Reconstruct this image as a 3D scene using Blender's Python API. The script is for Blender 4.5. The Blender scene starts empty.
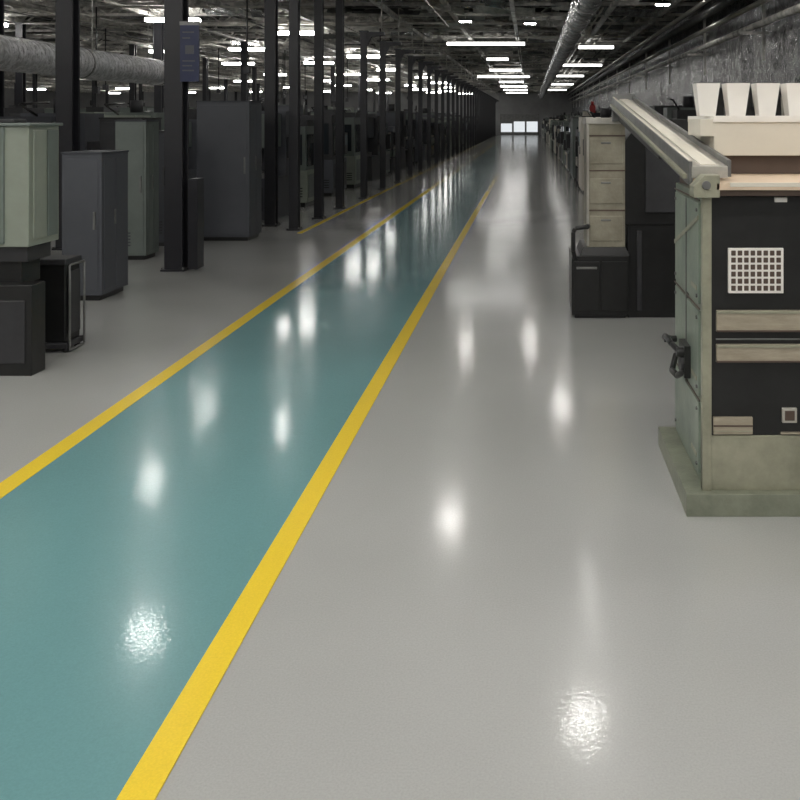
import bpy, bmesh, math, random
from mathutils import Vector, Matrix
random.seed(7)
S = bpy.context.scene
S.view_settings.view_transform = 'Standard'
S.view_settings.look = 'None'
S.view_settings.exposure = 0.17

# ---------------------------------------------------------------- materials
def mat_base(name):
    m = bpy.data.materials.new(name); m.use_nodes = True
    nt = m.node_tree; b = nt.nodes['Principled BSDF']
    return m, nt, b

def mat(name, col, rough=0.5, metal=0.0, var=0.12, scale=6.0, bump=0.0, bscale=40.0, col2=None, coat=0.0, spec=0.5, stretch=(1,1,1)):
    m, nt, b = mat_base(name)
    N = nt.nodes; L = nt.links
    tc = N.new('ShaderNodeTexCoord'); mp = N.new('ShaderNodeMapping'); mp.inputs['Scale'].default_value = stretch
    L.new(tc.outputs['Object'], mp.inputs['Vector'])
    nz = N.new('ShaderNodeTexNoise'); nz.inputs['Scale'].default_value = scale; nz.inputs['Detail'].default_value = 8; nz.inputs['Roughness'].default_value = 0.65
    L.new(mp.outputs[0], nz.inputs['Vector'])
    cr = N.new('ShaderNodeValToRGB')
    c2 = col2 if col2 else tuple(c*(1-var) for c in col)
    c1 = col if col2 else tuple(min(1, c*(1+var)) for c in col)
    cr.color_ramp.elements[0].position = 0.32; cr.color_ramp.elements[1].position = 0.68
    cr.color_ramp.elements[0].color = (*c2, 1); cr.color_ramp.elements[1].color = (*c1, 1)
    L.new(nz.outputs['Fac'], cr.inputs['Fac']); L.new(cr.outputs['Color'], b.inputs['Base Color'])
    b.inputs['Roughness'].default_value = rough; b.inputs['Metallic'].default_value = metal
    b.inputs['Coat Weight'].default_value = coat; b.inputs['Specular IOR Level'].default_value = spec
    if bump > 0:
        n2 = N.new('ShaderNodeTexNoise'); n2.inputs['Scale'].default_value = bscale; n2.inputs['Detail'].default_value = 4
        L.new(mp.outputs[0], n2.inputs['Vector'])
        bp = N.new('ShaderNodeBump'); bp.inputs['Strength'].default_value = bump; bp.inputs['Distance'].default_value = 0.02
        L.new(n2.outputs['Fac'], bp.inputs['Height']); L.new(bp.outputs['Normal'], b.inputs['Normal'])
    return m

def floor_mat(name, col):
    m, nt, b = mat_base(name)
    N = nt.nodes; L = nt.links
    geo = N.new('ShaderNodeNewGeometry')
    nz = N.new('ShaderNodeTexNoise'); nz.inputs['Scale'].default_value = 0.7; nz.inputs['Detail'].default_value = 5
    n3 = N.new('ShaderNodeTexNoise'); n3.inputs['Scale'].default_value = 160; n3.inputs['Detail'].default_value = 3
    n2 = N.new('ShaderNodeTexNoise'); n2.inputs['Scale'].default_value = 55; n2.inputs['Detail'].default_value = 3
    for n in (nz, n2, n3): L.new(geo.outputs['Position'], n.inputs['Vector'])
    cr = N.new('ShaderNodeValToRGB')
    cr.color_ramp.elements[0].position = 0.3; cr.color_ramp.elements[1].position = 0.7
    cr.color_ramp.elements[0].color = (*[c*0.95 for c in col], 1); cr.color_ramp.elements[1].color = (*[c*1.05 for c in col], 1)
    L.new(nz.outputs['Fac'], cr.inputs['Fac'])
    mx = N.new('ShaderNodeMix'); mx.data_type = 'RGBA'; mx.blend_type = 'MULTIPLY'; mx.inputs['Factor'].default_value = 0.25
    L.new(cr.outputs['Color'], mx.inputs['A']); L.new(n3.outputs['Fac'], mx.inputs['B'])
    L.new(mx.outputs['Result'], b.inputs['Base Color'])
    b.inputs['Roughness'].default_value = 0.22
    b.inputs['Specular IOR Level'].default_value = 0.4
    b.inputs['Coat Weight'].default_value = 0.42
    mr = N.new('ShaderNodeMapRange'); mr.inputs['To Min'].default_value = 0.055; mr.inputs['To Max'].default_value = 0.085
    L.new(nz.outputs['Fac'], mr.inputs['Value']); L.new(mr.outputs[0], b.inputs['Coat Roughness'])
    bp = N.new('ShaderNodeBump'); bp.inputs['Strength'].default_value = 0.18; bp.inputs['Distance'].default_value = 0.002
    L.new(n2.outputs['Fac'], bp.inputs['Height']); L.new(bp.outputs['Normal'], b.inputs['Normal']); L.new(bp.outputs['Normal'], b.inputs['Coat Normal'])
    b.inputs['IOR'].default_value = 1.5
    return m

def foil_mat(name, col, rough=0.3, scale=3.0, strength=0.9, dark=0.35, metal=0.85):
    m, nt, b = mat_base(name)
    N = nt.nodes; L = nt.links
    geo = N.new('ShaderNodeNewGeometry')
    v = N.new('ShaderNodeTexVoronoi'); v.inputs['Scale'].default_value = scale
    n = N.new('ShaderNodeTexNoise'); n.inputs['Scale'].default_value = scale*1.7; n.inputs['Detail'].default_value = 7; n.inputs['Distortion'].default_value = 1.2
    L.new(geo.outputs['Position'], n.inputs['Vector']); L.new(n.outputs['Color'], v.inputs['Vector'])
    v.inputs['Scale'].default_value = 5
    add = N.new('ShaderNodeMath'); add.operation = 'ADD'
    L.new(v.outputs['Distance'], add.inputs[0]); L.new(n.outputs['Fac'], add.inputs[1])
    bp = N.new('ShaderNodeBump'); bp.inputs['Strength'].default_value = strength; bp.inputs['Distance'].default_value = 0.12
    L.new(add.outputs[0], bp.inputs['Height']); L.new(bp.outputs['Normal'], b.inputs['Normal'])
    cr = N.new('ShaderNodeValToRGB'); cr.color_ramp.elements[0].position = 0.4; cr.color_ramp.elements[1].position = 0.62
    cr.color_ramp.elements[0].color = (*[c*dark for c in col], 1); cr.color_ramp.elements[1].color = (*col, 1)
    L.new(n.outputs['Fac'], cr.inputs['Fac']); L.new(cr.outputs['Color'], b.inputs['Base Color'])
    b.inputs['Metallic'].default_value = metal; b.inputs['Roughness'].default_value = rough
    return m

def emit(name, col, s):
    m = bpy.data.materials.new(name); m.use_nodes = True
    nt = m.node_tree; nt.nodes.clear()
    e = nt.nodes.new('ShaderNodeEmission'); o = nt.nodes.new('ShaderNodeOutputMaterial')
    e.inputs[0].default_value = (*col, 1); e.inputs[1].default_value = s
    nt.links.new(e.outputs[0], o.inputs[0]); return m

M_floor = floor_mat('grey_epoxy', (0.45, 0.452, 0.437))
M_teal = floor_mat('teal_epoxy', (0.165, 0.34, 0.355))
M_yel = floor_mat('yellow_paint', (0.97, 0.70, 0.05))
M_col = mat('black_steel', (0.017, 0.017, 0.021), 0.4, 0.0)
M_black = mat('black_plastic', (0.012, 0.012, 0.012), 0.35, 0, 0.3, 8)
M_dark = mat('dark_grey_paint', (0.03, 0.03, 0.033), 0.5, 0, 0.25, 5)
M_slate = mat('slate_paint', (0.072, 0.076, 0.088), 0.45, 0, 0.08, 2)
M_slate2 = mat('slate_trim', (0.04, 0.043, 0.052), 0.5, 0, 0.1, 2)
M_green = mat('sage_paint', (0.26, 0.285, 0.24), 0.42, 0.1, 0.10, 3)
M_green2 = mat('sage_grey_paint', (0.145, 0.168, 0.155), 0.45, 0.1, 0.12, 3)
M_patina = mat('green_patina', (0.32, 0.37, 0.30), 0.36, 0.3, 0, 5, 0.1, 60, col2=(0.19, 0.235, 0.195))
M_patina2 = mat('brass_patina', (0.42, 0.41, 0.31), 0.36, 0.35, 0, 6, 0.1, 60, col2=(0.27, 0.27, 0.20))
M_plinth = mat('plinth_patina', (0.31, 0.325, 0.25), 0.4, 0.3, 0, 7, 0.1, 60, col2=(0.20, 0.215, 0.165))
M_beige = mat('beige_metal', (0.40, 0.37, 0.29), 0.34, 0.4, 0, 7, 0.08, 50, col2=(0.26, 0.24, 0.185))
M_tan = mat('tan_drawer', (0.44, 0.385, 0.295), 0.45, 0.1, 0, 7, 0.05, 50, col2=(0.30, 0.26, 0.195), stretch=(1, 1, 5))
M_cream = mat('cream_plastic', (0.68, 0.64, 0.55), 0.5, 0, 0.05, 3)
M_white = mat('white_plastic', (0.85, 0.82, 0.77), 0.45, 0, 0.04, 3)
M_wood = mat('pale_laminate', (0.68, 0.53, 0.39), 0.45, 0, 0.08, 5, stretch=(1, 8, 1))
M_brown = mat('brown_band', (0.09, 0.06, 0.045), 0.5)
M_steel = mat('brushed_steel', (0.55, 0.53, 0.48), 0.3, 0.65, 0.2, 5, 0.1, 80, stretch=(1, 0.3, 1))
M_steel2 = mat('dull_steel', (0.20, 0.20, 0.195), 0.4, 0.6, 0.3, 5)
M_foil = foil_mat('foil_insulation', (0.65, 0.65, 0.65), 0.26, 1.6, 0.5, 0.35, 0.75)
M_wfoil = foil_mat('wall_foil', (0.46, 0.46, 0.465), 0.25, 2.4, 0.28, 0.40, 0.8)
M_hang = foil_mat('loose_foil', (0.88, 0.85, 0.80), 0.4, 1.6, 0.8, 0.4, 0.2)
M_deck = foil_mat('ceiling_deck_foil', (0.62, 0.60, 0.56), 0.45, 1.2, 1.0, 0.3, 0.2)
M_duct = foil_mat('duct_foil', (0.76, 0.76, 0.77), 0.28, 5, 0.5, 0.6)
M_truss = mat('truss_steel', (0.54, 0.525, 0.49), 0.4, 0.2, 0.6, 3)
M_glass = mat('dark_glass', (0.02, 0.025, 0.03), 0.08)
M_screen = mat('screen_grey', (0.25, 0.3, 0.32), 0.2)
M_red = mat('red_plastic', (0.6, 0.03, 0.025), 0.35)
M_blue = mat('navy_sign', (0.015, 0.022, 0.07), 0.4)
M_wall = mat('grey_wall', (0.34, 0.34, 0.34), 0.7, 0, 0.2, 0.6)
M_lamp_s = emit('high_bay_glow', (1.0, 0.98, 0.94), 66)
M_lamp_d = emit('strip_glow', (1.0, 0.98, 0.94), 16)
M_lamp_fill = emit('rear_fill_glow', (1.0, 0.98, 0.94), 14.5)
M_lamp = emit('tube_glow', (1.0, 0.98, 0.94), 30)
M_lamp_c = emit('aisle_tube_glow', (1.0, 0.98, 0.94), 7)
M_day = emit('daylight_glass', (0.92, 0.97, 1.0), 0.75)

# ---------------------------------------------------------------- builder
class B:
    def __init__(s, name):
        s.name = name; s.bm = bmesh.new(); s.mats = []
    def mi(s, m):
        if m not in s.mats: s.mats.append(m)
        return s.mats.index(m)
    def hexa(s, p, m):
        v = [s.bm.verts.new(q) for q in p]; i = s.mi(m)
        for f in ((0,3,2,1),(4,5,6,7),(0,1,5,4),(1,2,6,5),(2,3,7,6),(3,0,4,7)):
            fc = s.bm.faces.new([v[k] for k in f]); fc.material_index = i
    def box(s, x0, x1, y0, y1, z0, z1, m, tx=0, ty=0):
        s.hexa([(x0,y0,z0),(x1,y0,z0),(x1,y1,z0),(x0,y1,z0),(x0+tx,y0+ty,z1),(x1-tx,y0+ty,z1),(x1-tx,y1-ty,z1),(x0+tx,y1-ty,z1)], m)
    def prism(s, prof, axis, a0, a1, m):
        i = s.mi(m)
        def P(u, v, a):
            return (a,u,v) if axis == 'x' else ((u,a,v) if axis == 'y' else (u,v,a))
        A = [s.bm.verts.new(P(u,v,a0)) for u,v in prof]; C = [s.bm.verts.new(P(u,v,a1)) for u,v in prof]
        n = len(prof); fs = [s.bm.faces.new(A), s.bm.faces.new(C[::-1])]
        for k in range(n): fs.append(s.bm.faces.new([A[k], C[k], C[(k+1)%n], A[(k+1)%n]]))
        for f in fs: f.material_index = i
    def bar(s, p0, p1, w, m, h=None):
        p0 = Vector(p0); p1 = Vector(p1); d = (p1-p0).normalized(); h = h or w
        up = Vector((0,0,1)) if abs(d.z) < 0.95 else Vector((0,1,0))
        a = d.cross(up).normalized()*w/2; c = d.cross(a).normalized()*h/2
        s.hexa([p0-a-c,p0+a-c,p0+a+c,p0-a+c,p1-a-c,p1+a-c,p1+a+c,p1-a+c], m)
    def cyl(s, p0, p1, r, m, seg=14, r1=None):
        p0 = Vector(p0); p1 = Vector(p1); d = (p1-p0).normalized(); r1 = r if r1 is None else r1
        up = Vector((0,0,1)) if abs(d.z) < 0.95 else Vector((0,1,0))
        a = d.cross(up).normalized(); c = d.cross(a).normalized(); i = s.mi(m)
        A=[];C=[]
        for k in range(seg):
            t = 2*math.pi*k/seg; o = a*math.cos(t)+c*math.sin(t)
            A.append(s.bm.verts.new(p0+o*r)); C.append(s.bm.verts.new(p1+o*r1))
        f = s.bm.faces.new(A[::-1]); f.material_index = i
        f = s.bm.faces.new(C); f.material_index = i
        for k in range(seg):
            f = s.bm.faces.new([A[k], A[(k+1)%seg], C[(k+1)%seg], C[k]]); f.material_index = i; f.smooth = True
    def tube(s, pts, r, m, seg=10):
        for a, b in zip(pts[:-1], pts[1:]): s.cyl(a, b, r, m, seg)
    def done(s, bevel=0.0, origin=None, recalc=True):
        if recalc: bmesh.ops.recalc_face_normals(s.bm, faces=s.bm.faces)
        xs=[v.co.x for v in s.bm.verts]; ys=[v.co.y for v in s.bm.verts]; zs=[v.co.z for v in s.bm.verts]
        o = Vector(origin) if origin else Vector(((min(xs)+max(xs))/2, (min(ys)+max(ys))/2, min(zs)))
        for v in s.bm.verts: v.co -= o
        me = bpy.data.meshes.new(s.name); s.bm.to_mesh(me); s.bm.free()
        for m in s.mats: me.materials.append(m)
        ob = bpy.data.objects.new(s.name, me); ob.location = o
        S.collection.objects.link(ob)
        if bevel > 0:
            bv = ob.modifiers.new('bevel', 'BEVEL'); bv.width = bevel; bv.segments = 2; bv.limit_method = 'ANGLE'; bv.angle_limit = math.radians(50)
        return ob

XL, XR, YB, YF, ZC = -46.0, 4.2, -5.0, 90.0, 4.75
# ---------------------------------------------------------------- room shell
b = B('floor'); b.box(XL-0.2, XR+0.2, YB-0.2, YF+0.2, -0.2, 0, M_floor); b.done()
b = B('ceiling'); b.box(XL-0.2, XR+0.2, YB-0.2, YF+0.2, ZC, ZC+0.2, M_deck)
for i in range(int((YF-YB)/1.2)):
    y = YB+0.5+i*1.2
    b.box(XL, XR, y, y+0.5, ZC-0.05, ZC, M_deck)
b.done()
# right wall: slab plus wrinkled foil-faced insulation skin
b = B('wall_right'); b.box(XR, XR+0.2, YB, YF, 0, ZC, M_wfoil)
im = b.mi(M_wfoil); cy, cz = 0.55, 0.8; ny = int((YF-YB)/cy); nz_ = int(ZC/cz)+1
grid = []
for j in range(nz_+1):
    r = []
    for i in range(ny+1):
        seam = (i % 4 == 0)
        r.append(b.bm.verts.new((XR-0.01-(0.0 if seam else random.uniform(0.03, 0.09)), YB+i*cy+(0 if seam else random.uniform(-.1,.1)), min(ZC-0.01, j*cz))))
    grid.append(r)
for j in range(nz_):
    for i in range(ny):
        q = [grid[j][i], grid[j][i+1], grid[j+1][i+1], grid[j+1][i]]
        if (i+j) % 2: fs = [b.bm.faces.new((q[0],q[2],q[1])), b.bm.faces.new((q[0],q[3],q[2]))]
        else: fs = [b.bm.faces.new((q[0],q[3],q[1])), b.bm.faces.new((q[1],q[3],q[2]))]
        for f in fs: f.material_index = im
b.done(recalc=False)
b = B('wall_left'); b.box(XL-0.2, XL, YB, YF, 0, ZC, M_wall); b.done()
b = B('wall_back'); b.box(XL, XR, YB-0.2, YB, 0, ZC, M_wall); b.done()
b = B('wall_far'); b.box(XL, XR, YF, YF+0.2, 0, ZC, M_wall); b.done()
b = B('door_1')
b.box(-3.0, 0.9, YF-0.06, YF-0.005, 0.0, 2.1, M_steel2)
for k in range(3):
    x = -2.9+k*1.28; b.box(x, x+1.10, YF-0.08, YF-0.06, 0.30, 1.35 if k else 1.15, M_day)
b.done()

# ---------------------------------------------------------------- floor paint
def quad(name, pts, z, m):
    b = B(name); i = b.mi(m)
    lo = [b.bm.verts.new((x,y,0.0)) for x,y in pts]; hi = [b.bm.verts.new((x,y,z)) for x,y in pts]
    n = len(pts)
    b.bm.faces.new(hi)
    for k in range(n): b.bm.faces.new([lo[k], lo[(k+1)%n], hi[(k+1)%n], hi[k]])
    return b.done()
quad('walkway_paint', [(-2.27,YB),(-0.925,YB),(-0.925,25.7),(-2.07,60),(-2.27,60)], 0.003, M_teal)
quad('floor_marking_line', [(-2.322,YB),(-2.226,YB),(-2.226,61),(-2.322,61)], 0.005, M_yel)
quad('floor_marking_line', [(-0.970,YB),(-0.880,YB),(-0.880,25.9),(-0.970,25.9)], 0.005, M_yel)
quad('floor_marking_line', [(-3.26,12.6),(-3.19,12.6),(-3.19,62),(-3.26,62)], 0.005, M_yel)

# ---------------------------------------------------------------- columns
def column(x, y, w, h, arm=False, name='steel_column'):
    b = B(name); t = w*0.16
    b.box(x-w/2-0.03, x+w/2+0.03, y-w/2-0.03, y+w/2+0.03, 0, 0.02, M_col)
    b.box(x-w/2, x+w/2, y-w/2, y-w/2+t, 0.02, h, M_col)
    b.box(x-w/2, x+w/2, y+w/2-t, y+w/2, 0.02, h, M_col)
    b.box(x-t/2, x+t/2, y-w/2+t, y+w/2-t, 0.02, h, M_col)
    for sx in (-1, 1):
        for sy in (-1, 1): b.cyl((x+sx*(w/2+0.015), y+sy*(w/2+0.015), 0.02), (x+sx*(w/2+0.015), y+sy*(w/2+0.015), 0.045), 0.012, M_steel2, 6)
    if arm:
        b.prism([(x+w/2, h-0.30),(x+w/2, h),(x+w/2+0.36, h),(x+w/2+0.36, h-0.07),(x+w/2+0.1, h-0.1)], 'y', y-0.05, y+0.05, M_col)
        b.cyl((x+w/2+0.3, y, h), (x+w/2+0.3, y, 4.14), 0.012, M_truss, 6)
    b.box(x-w/2-0.03, x+w/2+0.03, y-w/2-0.03, y+w/2+0.03, h, h+0.02, M_col)
    return b
cb = column(-3.75, 9.55, 0.19, 4.12)
cb.box(-3.60, -3.50, 9.47, 9.66, 0.02, 0.97, M_col)
cb.box(-3.86, -3.84, 9.44, 9.66, 0.9, 1.1, M_dark)
cb.done(0.004)
sg = B('hanging_sign')
sg.box(-3.655, -3.46, 9.40, 9.425, 1.99, 2.60, M_blue)
sg.box(-3.66, -3.455, 9.398, 9.43, 2.58, 2.62, M_steel2)
for k, (z, w) in enumerate(((2.50, .12), (2.44, .08), (2.20, .13), (2.15, .10), (2.10, .12))): sg.box(-3.63, -3.63+w, 9.396, 9.40, z, z+0.014, M_slate)
sg.box(-3.60, -3.51, 9.396, 9.40, 2.28, 2.37, M_slate)
sg.box(-3.655, -3.63, 9.425, 9.46, 2.1, 2.5, M_steel2)
sg.done()
column(-3.88, 13.5, 0.16, 4.12).done()
for y in (13.0, 14.5, 16.1): column(-3.40, y, 0.13, 4.12).done()
y = 18.2
while y < 88: column(-3.36, y, 0.12, 3.36, True).done(); y += 2.35
column(-5.7, 11.1, 0.2, 4.12).done()
for X in (-9.4, -13.5, -19.5, -27.5, -36):
    for k in range(11):
        column(X+random.uniform(-.05,.05), 15.5+k*6.8+(abs(X)%3), 0.18, 4.12).done()

# ---------------------------------------------------------------- ceiling structure
tr = B('ceiling_truss')
y = 2.0
while y < 89:
    for z in (4.27, 4.66): tr.box(XL, XR-0.2, y-0.035, y+0.035, z-0.035, z+0.035, M_truss)
    x = XL; up = True
    while x < XR-0.8:
        tr.bar((x, y, 4.27 if up else 4.66), (x+0.55, y, 4.66 if up else 4.27), 0.035, M_truss); x += 0.55; up = not up
    y += 2.1
tr.done()
pl = B('ceiling_purlin')
for x in (-43,-39,-35,-31,-27.5,-23.5,-19.5,-17,-13.5,-11.5,-9.4,-7,-5.7,-3.4,-1.9,-0.4,1.9,3.2): pl.box(x-0.05, x+0.05, YB, YF, 4.14, 4.235, M_truss)
pl.done()
cd = B('ceiling_conduit')
for k in range(44):
    x = random.uniform(-26, 3.5); y0 = random.uniform(8, 40); y1 = y0+random.uniform(12, 45); z = 4.115
    cd.cyl((x, y0, z), (x, min(y1, 89), z), random.choice((0.015, 0.02, 0.022)), random.choice((M_steel2, M_truss, M_steel)), 8)
for k in range(70):
    y = random.uniform(10, 88); x0 = random.uniform(-30, -1); x1 = min(x0+random.uniform(3, 12), 3.5); z = 4.118
    cd.cyl((x0, y, z), (x1, y, z), random.choice((0.015, 0.02)), random.choice((M_steel2, M_truss, M_steel)), 8)
cd.done()
fp = B('ceiling_foil_insulation')
for k in range(2600):
    x = random.uniform(-30, 3.0); y = random.uniform(6, 88)
    if k % 2 == 0: x = random.uniform(-12, 3.0)
    w = random.uniform(0.3, 1.8); d = random.uniform(0.05, 0.35); z = random.uniform(4.28, 4.55)
    t = random.uniform(-0.10, 0.10); u = random.uniform(0.0, 0.22) if k % 4 else -0.15
    if x+w > 3.9: w = 3.9-x
    fp.hexa([(x,y,z),(x+w,y,z+t),(x+w,y+d,z+t+u),(x,y+d,z+u),(x,y,z+.01),(x+w,y,z+t+.01),(x+w,y+d,z+t+u+.01),(x,y+d,z+u+.01)], random.choice((M_hang, M_hang, M_foil, M_truss, M_steel2)))
fp.done()
def duct(name, p0, p1, r, m, step=0.09, drop=None):
    b = B(name); p0 = Vector(p0); p1 = Vector(p1); d = p1-p0; n = int(d.length/step)
    for k in range(n):
        a = p0+d*(k/n); c = p0+d*((k+0.5)/n); e = p0+d*((k+1)/n)
        b.cyl(a, c, r*0.95, m, 20, r); b.cyl(c, e, r, m, 20, r*0.95)
    y = p0.y+0.8
    while y < p1.y:
        f = (y-p0.y)/(p1.y-p0.y) if p1.y != p0.y else 0; q = p0+d*f
        b.cyl((q.x, y-0.03, q.z), (q.x, y+0.03, q.z), r*1.03, M_steel2, 20)
        b.cyl((q.x-r*0.8, y, q.z+r*0.6), (q.x-r*0.8, y, 4.14), 0.01, M_truss, 6)
        b.cyl((q.x+r*0.8, y, q.z+r*0.6), (q.x+r*0.8, y, 4.14), 0.01, M_truss, 6); y += 3.2
    if drop:
        b.cyl(p1, (p1.x-1.6, p1.y+0.3, p1.z+0.1), r*0.9, m, 20)
    return b.done()
duct('flexible_air_duct', (-7.6, 8.0, 2.55), (-7.6, 18.6, 2.55), 0.26, M_duct, 0.12, True)
duct('ceiling_air_duct', (1.05, 6.0, 3.78), (1.05, 86, 3.78), 0.26, M_foil, 1.2)
wp = B('wall_pipework')
for (x, z, r, m) in ((3.85, 3.9, 0.09, M_steel2), (3.85, 3.55, 0.05, M_steel), (3.88, 3.2, 0.06, M_truss), (3.65, 4.05, 0.05, M_steel)):
    wp.cyl((x, 4, z), (x, 89, z), r, m, 12)
yy = 5
while yy < 88:
    wp.box(3.6, 4.10, yy, yy+0.05, 3.05, 3.1, M_truss); wp.box(3.98, 4.03, yy, yy+0.05, 2.6, 4.1, M_truss)
    yy += 5.2
wp.done()

# ---------------------------------------------------------------- lamps
def lamp(x, y, w, d, small=False, z=4.0, m=None):
    b = B('high_bay_light' if small else 'ceiling_light')
    m = m or (M_lamp_s if small else M_lamp)
    if small:
        b.box(x-w/2, x+w/2, y-d/2, y+d/2, z, z+0.02, m)
        b.box(x-w/2-.02, x+w/2+.02, y-d/2-.02, y+d/2+.02, z+0.02, z+0.08, M_steel2, .04 if w > .1 else 0, .04 if d > .1 else 0)
        b.cyl((x, y, z+0.08), (x, y, 4.14), 0.012, M_truss, 6)
    else:
        b.box(x-w/2+0.02, x+w/2-0.02, y-d/2+0.02, y+d/2-0.02, z-0.05, z+0.03, m)
        b.box(x-w/2, x+w/2, y-0.04, y+0.04, z+0.03, z+0.06, M_steel2)
        for sx in (-1, 1): b.cyl((x+sx*w*0.4, y, z+0.06), (x+sx*w*0.4, y, 4.14), 0.008, M_truss, 6)
    b.done()
for x, y in ((0.51,8.4),(-4.2,9.8),(-1.12,12.6),(-5.9,14.0),(-1.6,22.3),(0.0,22.8),(0.62,17.6),(2.6,12.5),(2.8,19)):
    lamp(x, y, 0.28, 0.13, True)
for x, y in ((-4.55,16.2),(-6.3,17.5)): lamp(x, y, 0.08, 0.9, True, m=M_lamp_s if x > -5 else M_lamp)
lamp(0.70, 10.6, 0.03, 1.6, True, m=M_lamp_d)
for x, y, w in ((-1.4,28.6,2.5),(-1.3,36,.9),(2.1,40,2.2),(-1.2,44,1.6),(-1.5,51,3.0),(-1.2,58,1.6),(-1.2,66,2.0),(-1.2,74,2.0),(-1.2,82,2.0),(2.2,30,1.2),(2.2,50,1.6),(2.2,62,1.6),(2.2,74,1.6)):
    lamp(x, y, w, 0.26, m=M_lamp_c)
for y in (-3.5, -0.8, 1.9, 4.6):
    for x in (-6.5, -3.2, -0.2, 2.6): lamp(x, y, 1.7, 0.36, m=M_lamp_fill)  # unseen tubes behind and above the camera, added to light the near floor
for x in (-6.4, -9.0, -13, -18, -24, -31, -39):
    y = 26 if x > -7 else 20 + abs(x)*0.2
    while y < 86: lamp(x+random.uniform(-.8,.5), y+random.uniform(-1,1), random.uniform(.7,1.5), 0.28); y += 8.5 if x > -15 else 11
for x in (-9, -13.5):
    for y in (5, 13): lamp(x, y, 1.5, 0.3)

# ---------------------------------------------------------------- near right workstation
b = B('sorting_workstation')
b.box(0.630, 2.10, 3.62, 4.42, 0, 0.09, M_plinth)
b.box(0.71, 2.02, 3.68, 4.38, 0.09, 1.29, M_patina)
b.box(0.700, 2.03, 3.662, 3.68, 0.09, 0.30, M_patina2)
b.box(0.700, 0.738, 3.655, 3.69, 0.09, 1.29, M_patina2)
b.box(0.738, 2.0, 3.668, 3.68, 0.305, 1.285, M_black)
b.box(0.738, 2.0, 3.660, 3.672, 0.300, 0.312, M_patina2)
for (z0, z1) in ((0.13, 0.42), (0.45, 0.80), (0.83, 1.25)):
    b.box(0.700, 0.712, 3.74, 4.34, z0, z1, M_patina)
    b.box(0.697, 0.702, 3.78, 3.90, z0+0.05, z0+0.07, M_patina2)
    b.box(0.699, 0.703, 3.72, 4.36, z1+0.010, z1+0.018, M_brown)
b.box(0.696, 0.712, 4.02, 4.035, 0.45, 1.25, M_steel2)
b.prism([(3.74,1.18),(3.74,1.20),(4.34,1.02),(4.34,1.0)], 'x', 0.695, 0.702, M_patina2)
for z in (0.16, 0.39, 0.48, 0.77, 0.86, 1.22):
    for y in (3.77, 4.31): b.cyl((0.693, y, z), (0.701, y, z), 0.008, M_steel2, 8)
b.box(0.672, 0.700, 3.92, 4.06, 0.47, 0.61, M_black)
b.cyl((0.640, 3.94, 0.58), (0.68, 3.94, 0.58), 0.02, M_black); b.cyl((0.640, 4.30, 0.55), (0.70, 4.30, 0.55), 0.016, M_black)
b.tube([(0.655, 3.93, 0.585), (0.63, 4.0, 0.60), (0.625, 4.15, 0.60), (0.64, 4.30, 0.56)], 0.013, M_black)
b.tube([(0.68, 3.93, 0.50), (0.655, 4.0, 0.46), (0.65, 4.12, 0.45), (0.68, 4.2, 0.50)], 0.014, M_black)
b.cyl((0.66, 3.97, 0.53), (0.70, 3.97, 0.53), 0.045, M_dark, 16)
for (z0, z1) in ((0.736, 0.822), (0.612, 0.684)):
    b.box(0.757, 1.55, 3.650, 3.67, z0, z1, M_tan)
    b.box(0.757, 1.55, 3.646, 3.652, z1-0.012, z1, M_patina2)
    b.box(0.757, 1.55, 3.646, 3.652, z0, z0+0.008, M_brown)
b.box(0.757, 1.7, 3.664, 3.67, 0.70, 0.706, M_steel2)
b.box(0.806, 1.030, 3.655, 3.67, 0.892, 1.075, M_white)
for i in range(8):
    for j in range(6):
        x = 0.817+i*0.0262; z = 0.903+j*0.0285
        b.box(x, x+0.0185, 3.652, 3.656, z, z+0.0205, M_brown)
b.box(0.745, 0.905, 3.655, 3.67, 0.318, 0.388, M_tan); b.box(0.745, 0.905, 3.652, 3.657, 0.35, 0.357, M_brown); b.box(0.745, 0.905, 3.652, 3.657, 0.33, 0.334, M_patina2)
b.box(1.025, 1.085, 3.655, 3.67, 0.365, 0.425, M_steel); b.box(1.035, 1.075, 3.652, 3.657, 0.375, 0.415, M_brown)
b.box(1.02, 1.10, 3.655, 3.67, 0.318, 0.326, M_tan)
b.box(0.995, 1.045, 3.655, 3.67, 1.262, 1.282, M_white)
b.box(0.735, 2.06, 3.62, 4.42, 1.29, 1.315, M_brown)
b.box(0.745, 2.06, 3.60, 4.42, 1.315, 1.343, M_wood)
b.box(0.80, 2.06, 3.598, 3.61, 1.328, 1.345, M_cream)
b.prism([(0.655,1.285),(0.655,1.33),(0.70,1.375),(0.76,1.375),(0.76,1.285)], 'y', 3.60, 3.70, M_patina2)
b.cyl((0.705, 3.59, 1.335), (0.705, 3.60, 1.335), 0.018, M_steel2)
b.box(0.85, 2.05, 4.22, 4.80, 1.343, 1.43, M_brown)
b.box(0.855, 2.06, 4.18, 4.84, 1.43, 1.585, M_cream)
b.box(0.850, 2.07, 4.17, 4.85, 1.585, 1.615, M_white)
b.box(0.79, 0.86, 4.18, 4.5, 1.52, 1.60, M_cream)
b.box(0.9, 2.0, 4.42, 4.8, 0.0, 1.343, M_dark)
b.done(0.004)
cu = B('sorting_bins')
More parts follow.
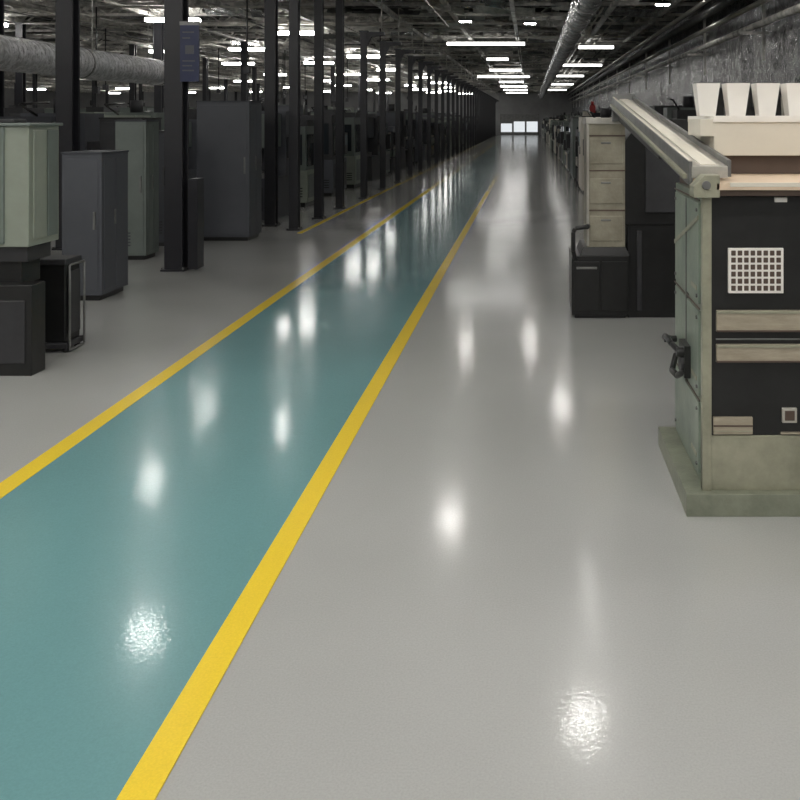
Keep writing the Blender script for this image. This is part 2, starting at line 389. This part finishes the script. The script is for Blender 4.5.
for k in range(8):
    xc = 0.845+k*0.142
    h = 0.155; w1, w0 = 0.056, 0.038
    z = 1.615; yc = 4.32
    o0=[(xc-w0,yc-w0),(xc+w0,yc-w0),(xc+w0,yc+w0),(xc-w0,yc+w0)]; o1=[(xc-w1,yc-w1),(xc+w1,yc-w1),(xc+w1,yc+w1),(xc-w1,yc+w1)]
    t=0.006
    i0=[(xc-w0+t,yc-w0+t),(xc+w0-t,yc-w0+t),(xc+w0-t,yc+w0-t),(xc-w0+t,yc+w0-t)]; i1=[(xc-w1+t,yc-w1+t),(xc+w1-t,yc-w1+t),(xc+w1-t,yc+w1-t),(xc-w1+t,yc+w1-t)]
    vs=[[cu.bm.verts.new((x,y,zz)) for x,y in ring] for ring,zz in ((o0,z),(o1,z+h),(i1,z+h),(i0,z+0.01))]
    im=cu.mi(M_white)
    cu.bm.faces.new(vs[0]).material_index=im; cu.bm.faces.new(vs[3]).material_index=im
    for a in range(3):
        for q in range(4): cu.bm.faces.new([vs[a][q],vs[a][(q+1)%4],vs[a+1][(q+1)%4],vs[a+1][q]]).material_index=im
    cu.box(xc+0.030, xc+0.112, 4.44, 4.50, 1.615, 1.755, M_black, 0.004, 0.005)
cu.done()
ch = B('sloped_chute')
def slope(x0, x1, ya, za, yb, zb, th, m):
    ch.hexa([(x0,ya,za-th),(x1,ya,za-th),(x1,yb,zb-th),(x0,yb,zb-th),(x0,ya,za),(x1,ya,za),(x1,yb,zb),(x0,yb,zb)], m)
slope(0.665, 0.82, 3.72, 1.405, 7.19, 1.755, 0.05, M_steel)
slope(0.655, 0.672, 3.72, 1.425, 7.19, 1.775, 0.10, M_steel2)
slope(0.655, 0.672, 3.72, 1.430, 7.19, 1.780, 0.006, M_cream)
slope(0.640, 0.657, 3.76, 1.370, 7.19, 1.72, 0.02, M_patina2)
slope(0.815, 0.832, 3.72, 1.43, 7.19, 1.78, 0.07, M_steel2)
slope(0.71, 0.78, 3.75, 1.412, 7.15, 1.760, 0.01, M_cream)
slope(0.70, 0.80, 4.9, 1.46, 7.1, 1.66, 0.08, M_dark)
for y in (4.95, 5.6, 6.4, 7.05):
    z = 1.405+(y-3.72)*0.1036
    ch.box(0.66, 0.87, y, y+0.03, z-0.08, z-0.05, M_dark)
ch.box(0.655, 0.84, 7.17, 7.21, 1.58, 1.80, M_steel2)
ch.done(0.003)

# second machine
b = B('feeder_machine')
b.box(0.335, 0.79, 7.20, 7.75, 0.03, 0.50, M_black); b.box(0.36, 0.77, 7.24, 7.72, 0, 0.03, M_dark)
b.box(0.35, 0.555, 7.185, 7.20, 0.07, 0.46, M_black); b.box(0.575, 0.78, 7.185, 7.20, 0.07, 0.46, M_black)
b.box(0.37, 0.535, 7.180, 7.186, 0.40, 0.42, M_steel2)
b.box(0.40, 0.80, 7.22, 7.75, 0.50, 0.57, M_black, 0.03, 0.02)
b.box(0.46, 0.765, 7.24, 7.70, 0.57, 1.58, M_beige)
b.box(0.45, 0.775, 7.22, 7.72, 1.56, 1.61, M_steel)
for z in (0.86, 1.18, 1.46): b.box(0.458, 0.767, 7.232, 7.25, z, z+0.012, M_brown)
for z in (0.62, 0.92, 1.24): b.box(0.48, 0.745, 7.230, 7.242, z, z+0.20, M_beige); b.box(0.57, 0.65, 7.222, 7.232, z+0.16, z+0.175, M_steel2)
b.box(0.455, 0.475, 7.228, 7.24, 0.58, 1.56, M_steel)
b.box(0.79, 1.55, 7.25, 8.1, 0, 0.75, M_black)
b.prism([(0.765,0.75),(1.55,0.75),(1.55,1.60),(1.0,1.60),(0.86,1.55),(0.765,1.42)], 'y', 7.24, 8.1, M_black)
b.box(0.86, 0.90, 7.235, 7.252, 0.06, 0.70, M_dark)
b.box(0.93, 1.4, 7.22, 7.24, 0.85, 1.4, M_dark)
b.tube([(0.455, 7.17, 0.74), (0.36, 7.17, 0.73), (0.345, 7.17, 0.70), (0.345, 7.17, 0.55), (0.36, 7.19, 0.48)], 0.018, M_black)
b.cyl((0.455, 7.17, 0.74), (0.47, 7.26, 0.74), 0.02, M_black)
b.done(0.008)

# ---------------------------------------------------------------- left foreground machines
b = B('sage_press_machine')
b.box(-4.1, -3.13, 5.62, 5.98, 0.80, 1.565, M_green)
b.box(-3.36, -3.28, 5.605, 5.63, 0.82, 1.55, M_green2)
b.box(-3.13, -3.118, 5.66, 5.80, 0.84, 1.53, M_green); b.box(-3.13, -3.118, 5.83, 5.95, 0.84, 1.53, M_green2)
b.box(-4.12, -3.11, 5.60, 6.0, 1.555, 1.575, M_green2)
b.box(-3.9, -3.16, 5.66, 5.94, 0.70, 0.80, M_dark)
b.box(-3.75, -3.22, 5.70, 5.92, 0.55, 0.70, M_black)
b.box(-4.1, -3.10, 5.60, 5.76, 0.0, 0.565, M_black)
b.box(-3.9, -3.14, 5.592, 5.602, 0.08, 0.47, M_dark)
b.box(-3.75, -3.3, 5.75, 5.9, 1.575, 1.60, M_dark)
b.done(0.025)
b = B('black_supply_unit')
b.box(-3.46, -3.18, 6.16, 6.36, 0.07, 0.62, M_black)
b.box(-3.48, -3.16, 6.14, 6.38, 0.03, 0.07, M_dark); b.box(-3.47, -3.17, 6.15, 6.37, 0.60, 0.64, M_dark)
b.box(-3.182, -3.16, 6.19, 6.33, 0.12, 0.55, M_dark)
for sx in (-3.45, -3.19):
    for sy in (6.18, 6.34): b.cyl((sx, sy, 0), (sx, sy, 0.04), 0.02, M_black)
b.tube([(-3.15, 6.16, 0.02), (-3.15, 6.16, 0.60), (-3.15, 6.36, 0.60), (-3.15, 6.36, 0.02), (-3.15, 6.16, 0.02)], 0.008, M_steel2, 8)
b.done(0.015)

def cabinet(x0, x1, y0, y1, h, m, m2, name='storage_cabinet', vents=True):
    b = B(name)
    b.box(x0+0.03, x1-0.03, y0+0.03, y1-0.03, 0, 0.05, M_black)
    b.box(x0, x1, y0, y1, 0.05, h-0.02, m)
    b.box(x0-0.008, x1+0.008, y0-0.008, y1+0.008, h-0.02, h, m2)
    b.box(x0+0.03, x1-0.03, y0-0.006, y0, 0.09, h-0.06, m)
    xm = x0+(x1-x0)*0.5
    b.box(x1-0.07, x1-0.05, y0-0.02, y0-0.006, h*0.48, h*0.60, M_steel2)
    b.box(x1, x1+0.006, y0+0.04, (y0+y1)/2-0.005, 0.09, h-0.06, m)
    b.box(x1, x1+0.006, (y0+y1)/2+0.005, y1-0.04, 0.09, h-0.06, m)
    b.box(x1+0.006, x1+0.02, (y0+y1)/2-0.04, (y0+y1)/2-0.02, h*0.5, h*0.6, M_steel2)
    if vents:
        for k in range(5): b.box(x0+0.1, xm, y0-0.012, y0-0.006, 0.16+k*0.035, 0.175+k*0.035, m2)
    return b.done(0.006)
cabinet(-4.11, -3.76, 7.9, 8.42, 1.31, M_slate, M_slate2, vents=False)
cabinet(-4.70, -4.35, 10.2, 10.55, 1.59, M_green2, M_slate2)
cabinet(-4.37, -3.68, 11.8, 12.34, 1.84, M_slate, M_slate2, 'tall_cabinet', False)
cabinet(-5.55, -5.0, 11.6, 12.2, 1.62, M_dark, M_black, 'storage_cabinet')
cabinet(-4.78, -4.45, 11.3, 11.7, 1.45, M_slate2, M_black, 'storage_cabinet')

def machine(x0, x1, y0, y1, h, kind, m, m2, face=1):
    w = x1-x0; d = y1-y0; fx = x1 if face > 0 else x0
    def fbox(a, c, ya, yb, z0, z1, mm):
        xa, xb = (fx+a, fx+c) if face > 0 else (fx-c, fx-a)
        b.box(xa, xb, ya, yb, z0, z1, mm)
    if kind == 0:
        b = B('machine_enclosure')
        b.box(x0+.04, x1-.04, y0+.04, y1-.04, 0, .08, M_black)
        b.box(x0, x1, y0, y1, .08, h*.45, m); b.box(x0+.04, x1-.04, y0+.04, y1-.04, h*.45, h, m2)
        b.box(x0+.1, x1-.1, y0+.03, y0+.04, h*.52, h*.9, M_glass)
        fbox(-.045, -.03, y0+d*.15, y0+d*.6, h*.5, h*.9, M_glass); fbox(-.04, .05, y0+d*.68, y0+d*.9, h*.5, h*.78, M_dark)
        fbox(.05, .055, y0+d*.71, y0+d*.87, h*.62, h*.75, M_screen)
        fbox(0, .012, y0+d*.1, y0+d*.9, .16, h*.4, m2)
        for k in range(4): b.box(x0+.08, x1-.08, y0-.006, y0, .18+k*.05, .2+k*.05, M_black)
        b.cyl((x0+w*.3, y0+d*.3, h), (x0+w*.3, y0+d*.3, h+.3), .025, M_steel2); b.box(x0+w*.5, x1-.1, y0+d*.4, y1-.1, h, h+.12, M_dark)
    elif kind == 1:
        b = B('press_machine')
        b.box(x0, x1, y0, y1, 0, h*.38, m, .02, .02)
        b.box(x0, x1, y0+d*.55, y1, h*.38, h, m); b.box(x0+w*.1, x1-w*.1, y0+.02, y0+d*.55, h*.66, h*.97, m2)
        b.cyl((x0+w/2, y0+d*.28, h*.48), (x0+w/2, y0+d*.28, h*.66), w*.14, M_steel); b.box(x0+w*.15, x1-w*.15, y0+.03, y0+d*.5, h*.38, h*.43, M_steel2)
        b.box(x0+w*.2, x1-w*.2, y0-.01, y0, h*.08, h*.3, M_dark)
        fbox(0, .06, y0+d*.6, y0+d*.9, h*.55, h*.75, M_dark); b.cyl((x0+w/2, y0+d*.75, h), (x0+w/2, y0+d*.75, h+.22), w*.12, M_dark)
        b.tube([(x0+w*.3, y0+d*.6, h*.95), (x0+w*.1, y0+d*.4, h*1.08), (x0+w*.1, y1, h*1.1)], .02, M_black, 8)
    elif kind == 2:
        b = B('conveyor_machine')
        for xx in (x0, x1-.06):
            for yy in (y0, y1-.06): b.box(xx, xx+.06, yy, yy+.06, 0, h*.9, M_dark)
        b.box(x0, x1, y0, y1, h*.35, h*.5, m); b.box(x0+.03, x1-.03, y0+.03, y1-.03, h*.06, h*.30, M_black)
        b.box(x0, x1, y0, y1, h*.88, h, m2); b.box(x0+.06, x0+w*.55, y0+.06, y1-.1, h*.5, h*.88, M_dark)
        k = y0+.1
        while k < y1-.1: b.cyl((x0+w*.58, k, h*.53), (x1-.04, k, h*.53), .03, M_steel, 10); k += .1
        fbox(0, .05, y0+.1, y0+.4, h*.6, h*.8, M_black)
    else:
        b = B('control_cabinet')
        b.box(x0+.03, x1-.03, y0+.03, y1-.03, 0, .06, M_black); b.box(x0, x1, y0, y1, .06, h, m)
        b.box(x0+.04, x1-.04, y0-.01, y0, .12, h-.08, m); b.box(x0+.1, x1-.1, y0-.016, y0-.01, h*.68, h*.86, M_glass)
        for k in range(2): fbox(0, .01, y0+.04+k*d*.5, y0+d*.5-.02+k*d*.48, .12, h-.08, m)
        fbox(.01, .03, y0+d*.42, y0+d*.45, h*.5, h*.6, M_steel2); fbox(.01, .015, y0+d*.62, y0+d*.88, h*.6, h*.8, M_screen)
        for k in range(5): b.box(x0+.12, x1-.12, y0-.016, y0-.01, .2+k*.04, .215+k*.04, M_black)
        b.box(x0-.01, x1+.01, y0-.02, y1+.01, h, h+.02, m2)
        b.cyl((x1-.1, y0+.1, h+.02), (x1-.1, y0+.1, h+.12), .02, M_steel2); b.cyl((x1-.1, y0+.1, h+.12), (x1-.1, y0+.1, h+.28), .028, M_dark)
    return b.done()
pal = [(M_slate, M_slate2), (M_slate, M_dark), (M_green2, M_slate), (M_green, M_green2), (M_dark, M_slate2), (M_green2, M_green), (M_slate, M_green2)]
def row(xf, wmin, wmax, y, yend, face, gap, kinds=(0,1,2,3), hr=(1.3,1.9), pals=pal):
    while y < yend:
        d = random.uniform(0.8, 1.6); w = random.uniform(wmin, wmax); h = random.uniform(*hr); m, m2 = random.choice(pals)
        x0, x1 = (xf-w, xf) if face > 0 else (xf, xf+w)
        machine(x0, x1, y, y+d, h, random.choice(kinds), m, m2, face)
        y += d+random.uniform(*gap)
row(-4.05, 0.7, 1.1, 14.2, 86, 1, (0.4, 1.2))
row(-6.6, 0.8, 1.5, 12.6, 86, 1, (0.5, 1.4), hr=(1.5, 2.1))
row(-9.9, 0.9, 1.6, 15, 84, 1, (0.8, 2.2), hr=(1.4, 2.1))
row(-14, 1, 2, 20, 84, 1, (1, 3), hr=(1.4, 2.2))
row(-20, 1, 2.4, 26, 84, 1, (1.5, 3.5), hr=(1.5, 2.3))
row(-28, 1.2, 2.6, 34, 84, 1, (1.5, 4), hr=(1.5, 2.4))
rp = [(M_beige, M_slate), (M_green2, M_dark), (M_cream, M_green2), (M_patina, M_green2), (M_green, M_black), (M_cream, M_dark)]
row(1.12, 0.7, 1.2, 11.0, 86, -1, (0.5, 1.6), hr=(1.2, 1.75), pals=rp)
row(2.7, 0.8, 1.0, 9.5, 86, -1, (0.6, 1.8), hr=(1.4, 2.0), pals=rp)
b = B('fire_alarm_beacon'); b.cyl((2.5, 36.0, 0.02), (2.5, 36.0, 1.85), .04, M_dark); b.box(2.39, 2.61, 35.95, 36.05, 1.85, 2.15, M_red); b.cyl((2.5, 36, 2.15), (2.5, 36, 2.3), .06, M_red); b.box(2.4,2.6,35.9,36.1,0,.02,M_dark); b.done()

hc = B('hanging_power_cables')
for k in range(26):
    x = random.uniform(-13, -4.2); y = random.uniform(12, 45); z = random.uniform(2.3, 2.7)
    hc.cyl((x, y, z), (x, y, 4.14), 0.018, M_black, 6); hc.box(x-.06, x+.06, y-.06, y+.06, z-.15, z, M_dark)
hc.done()

# ---------------------------------------------------------------- world + camera
w = bpy.data.worlds.new('World'); S.world = w; w.use_nodes = True
w.node_tree.nodes['Background'].inputs[0].default_value = (0.05, 0.05, 0.055, 1)
cam = bpy.data.cameras.new('camera'); co = bpy.data.objects.new('camera', cam); S.collection.objects.link(co)
co.location = (0, 0, 1.6); co.rotation_euler = (math.radians(90), 0, 0)
cam.sensor_width = 36; cam.lens = 40.5; cam.shift_x = -0.1625; cam.shift_y = -0.35125; cam.clip_end = 300
S.camera = co
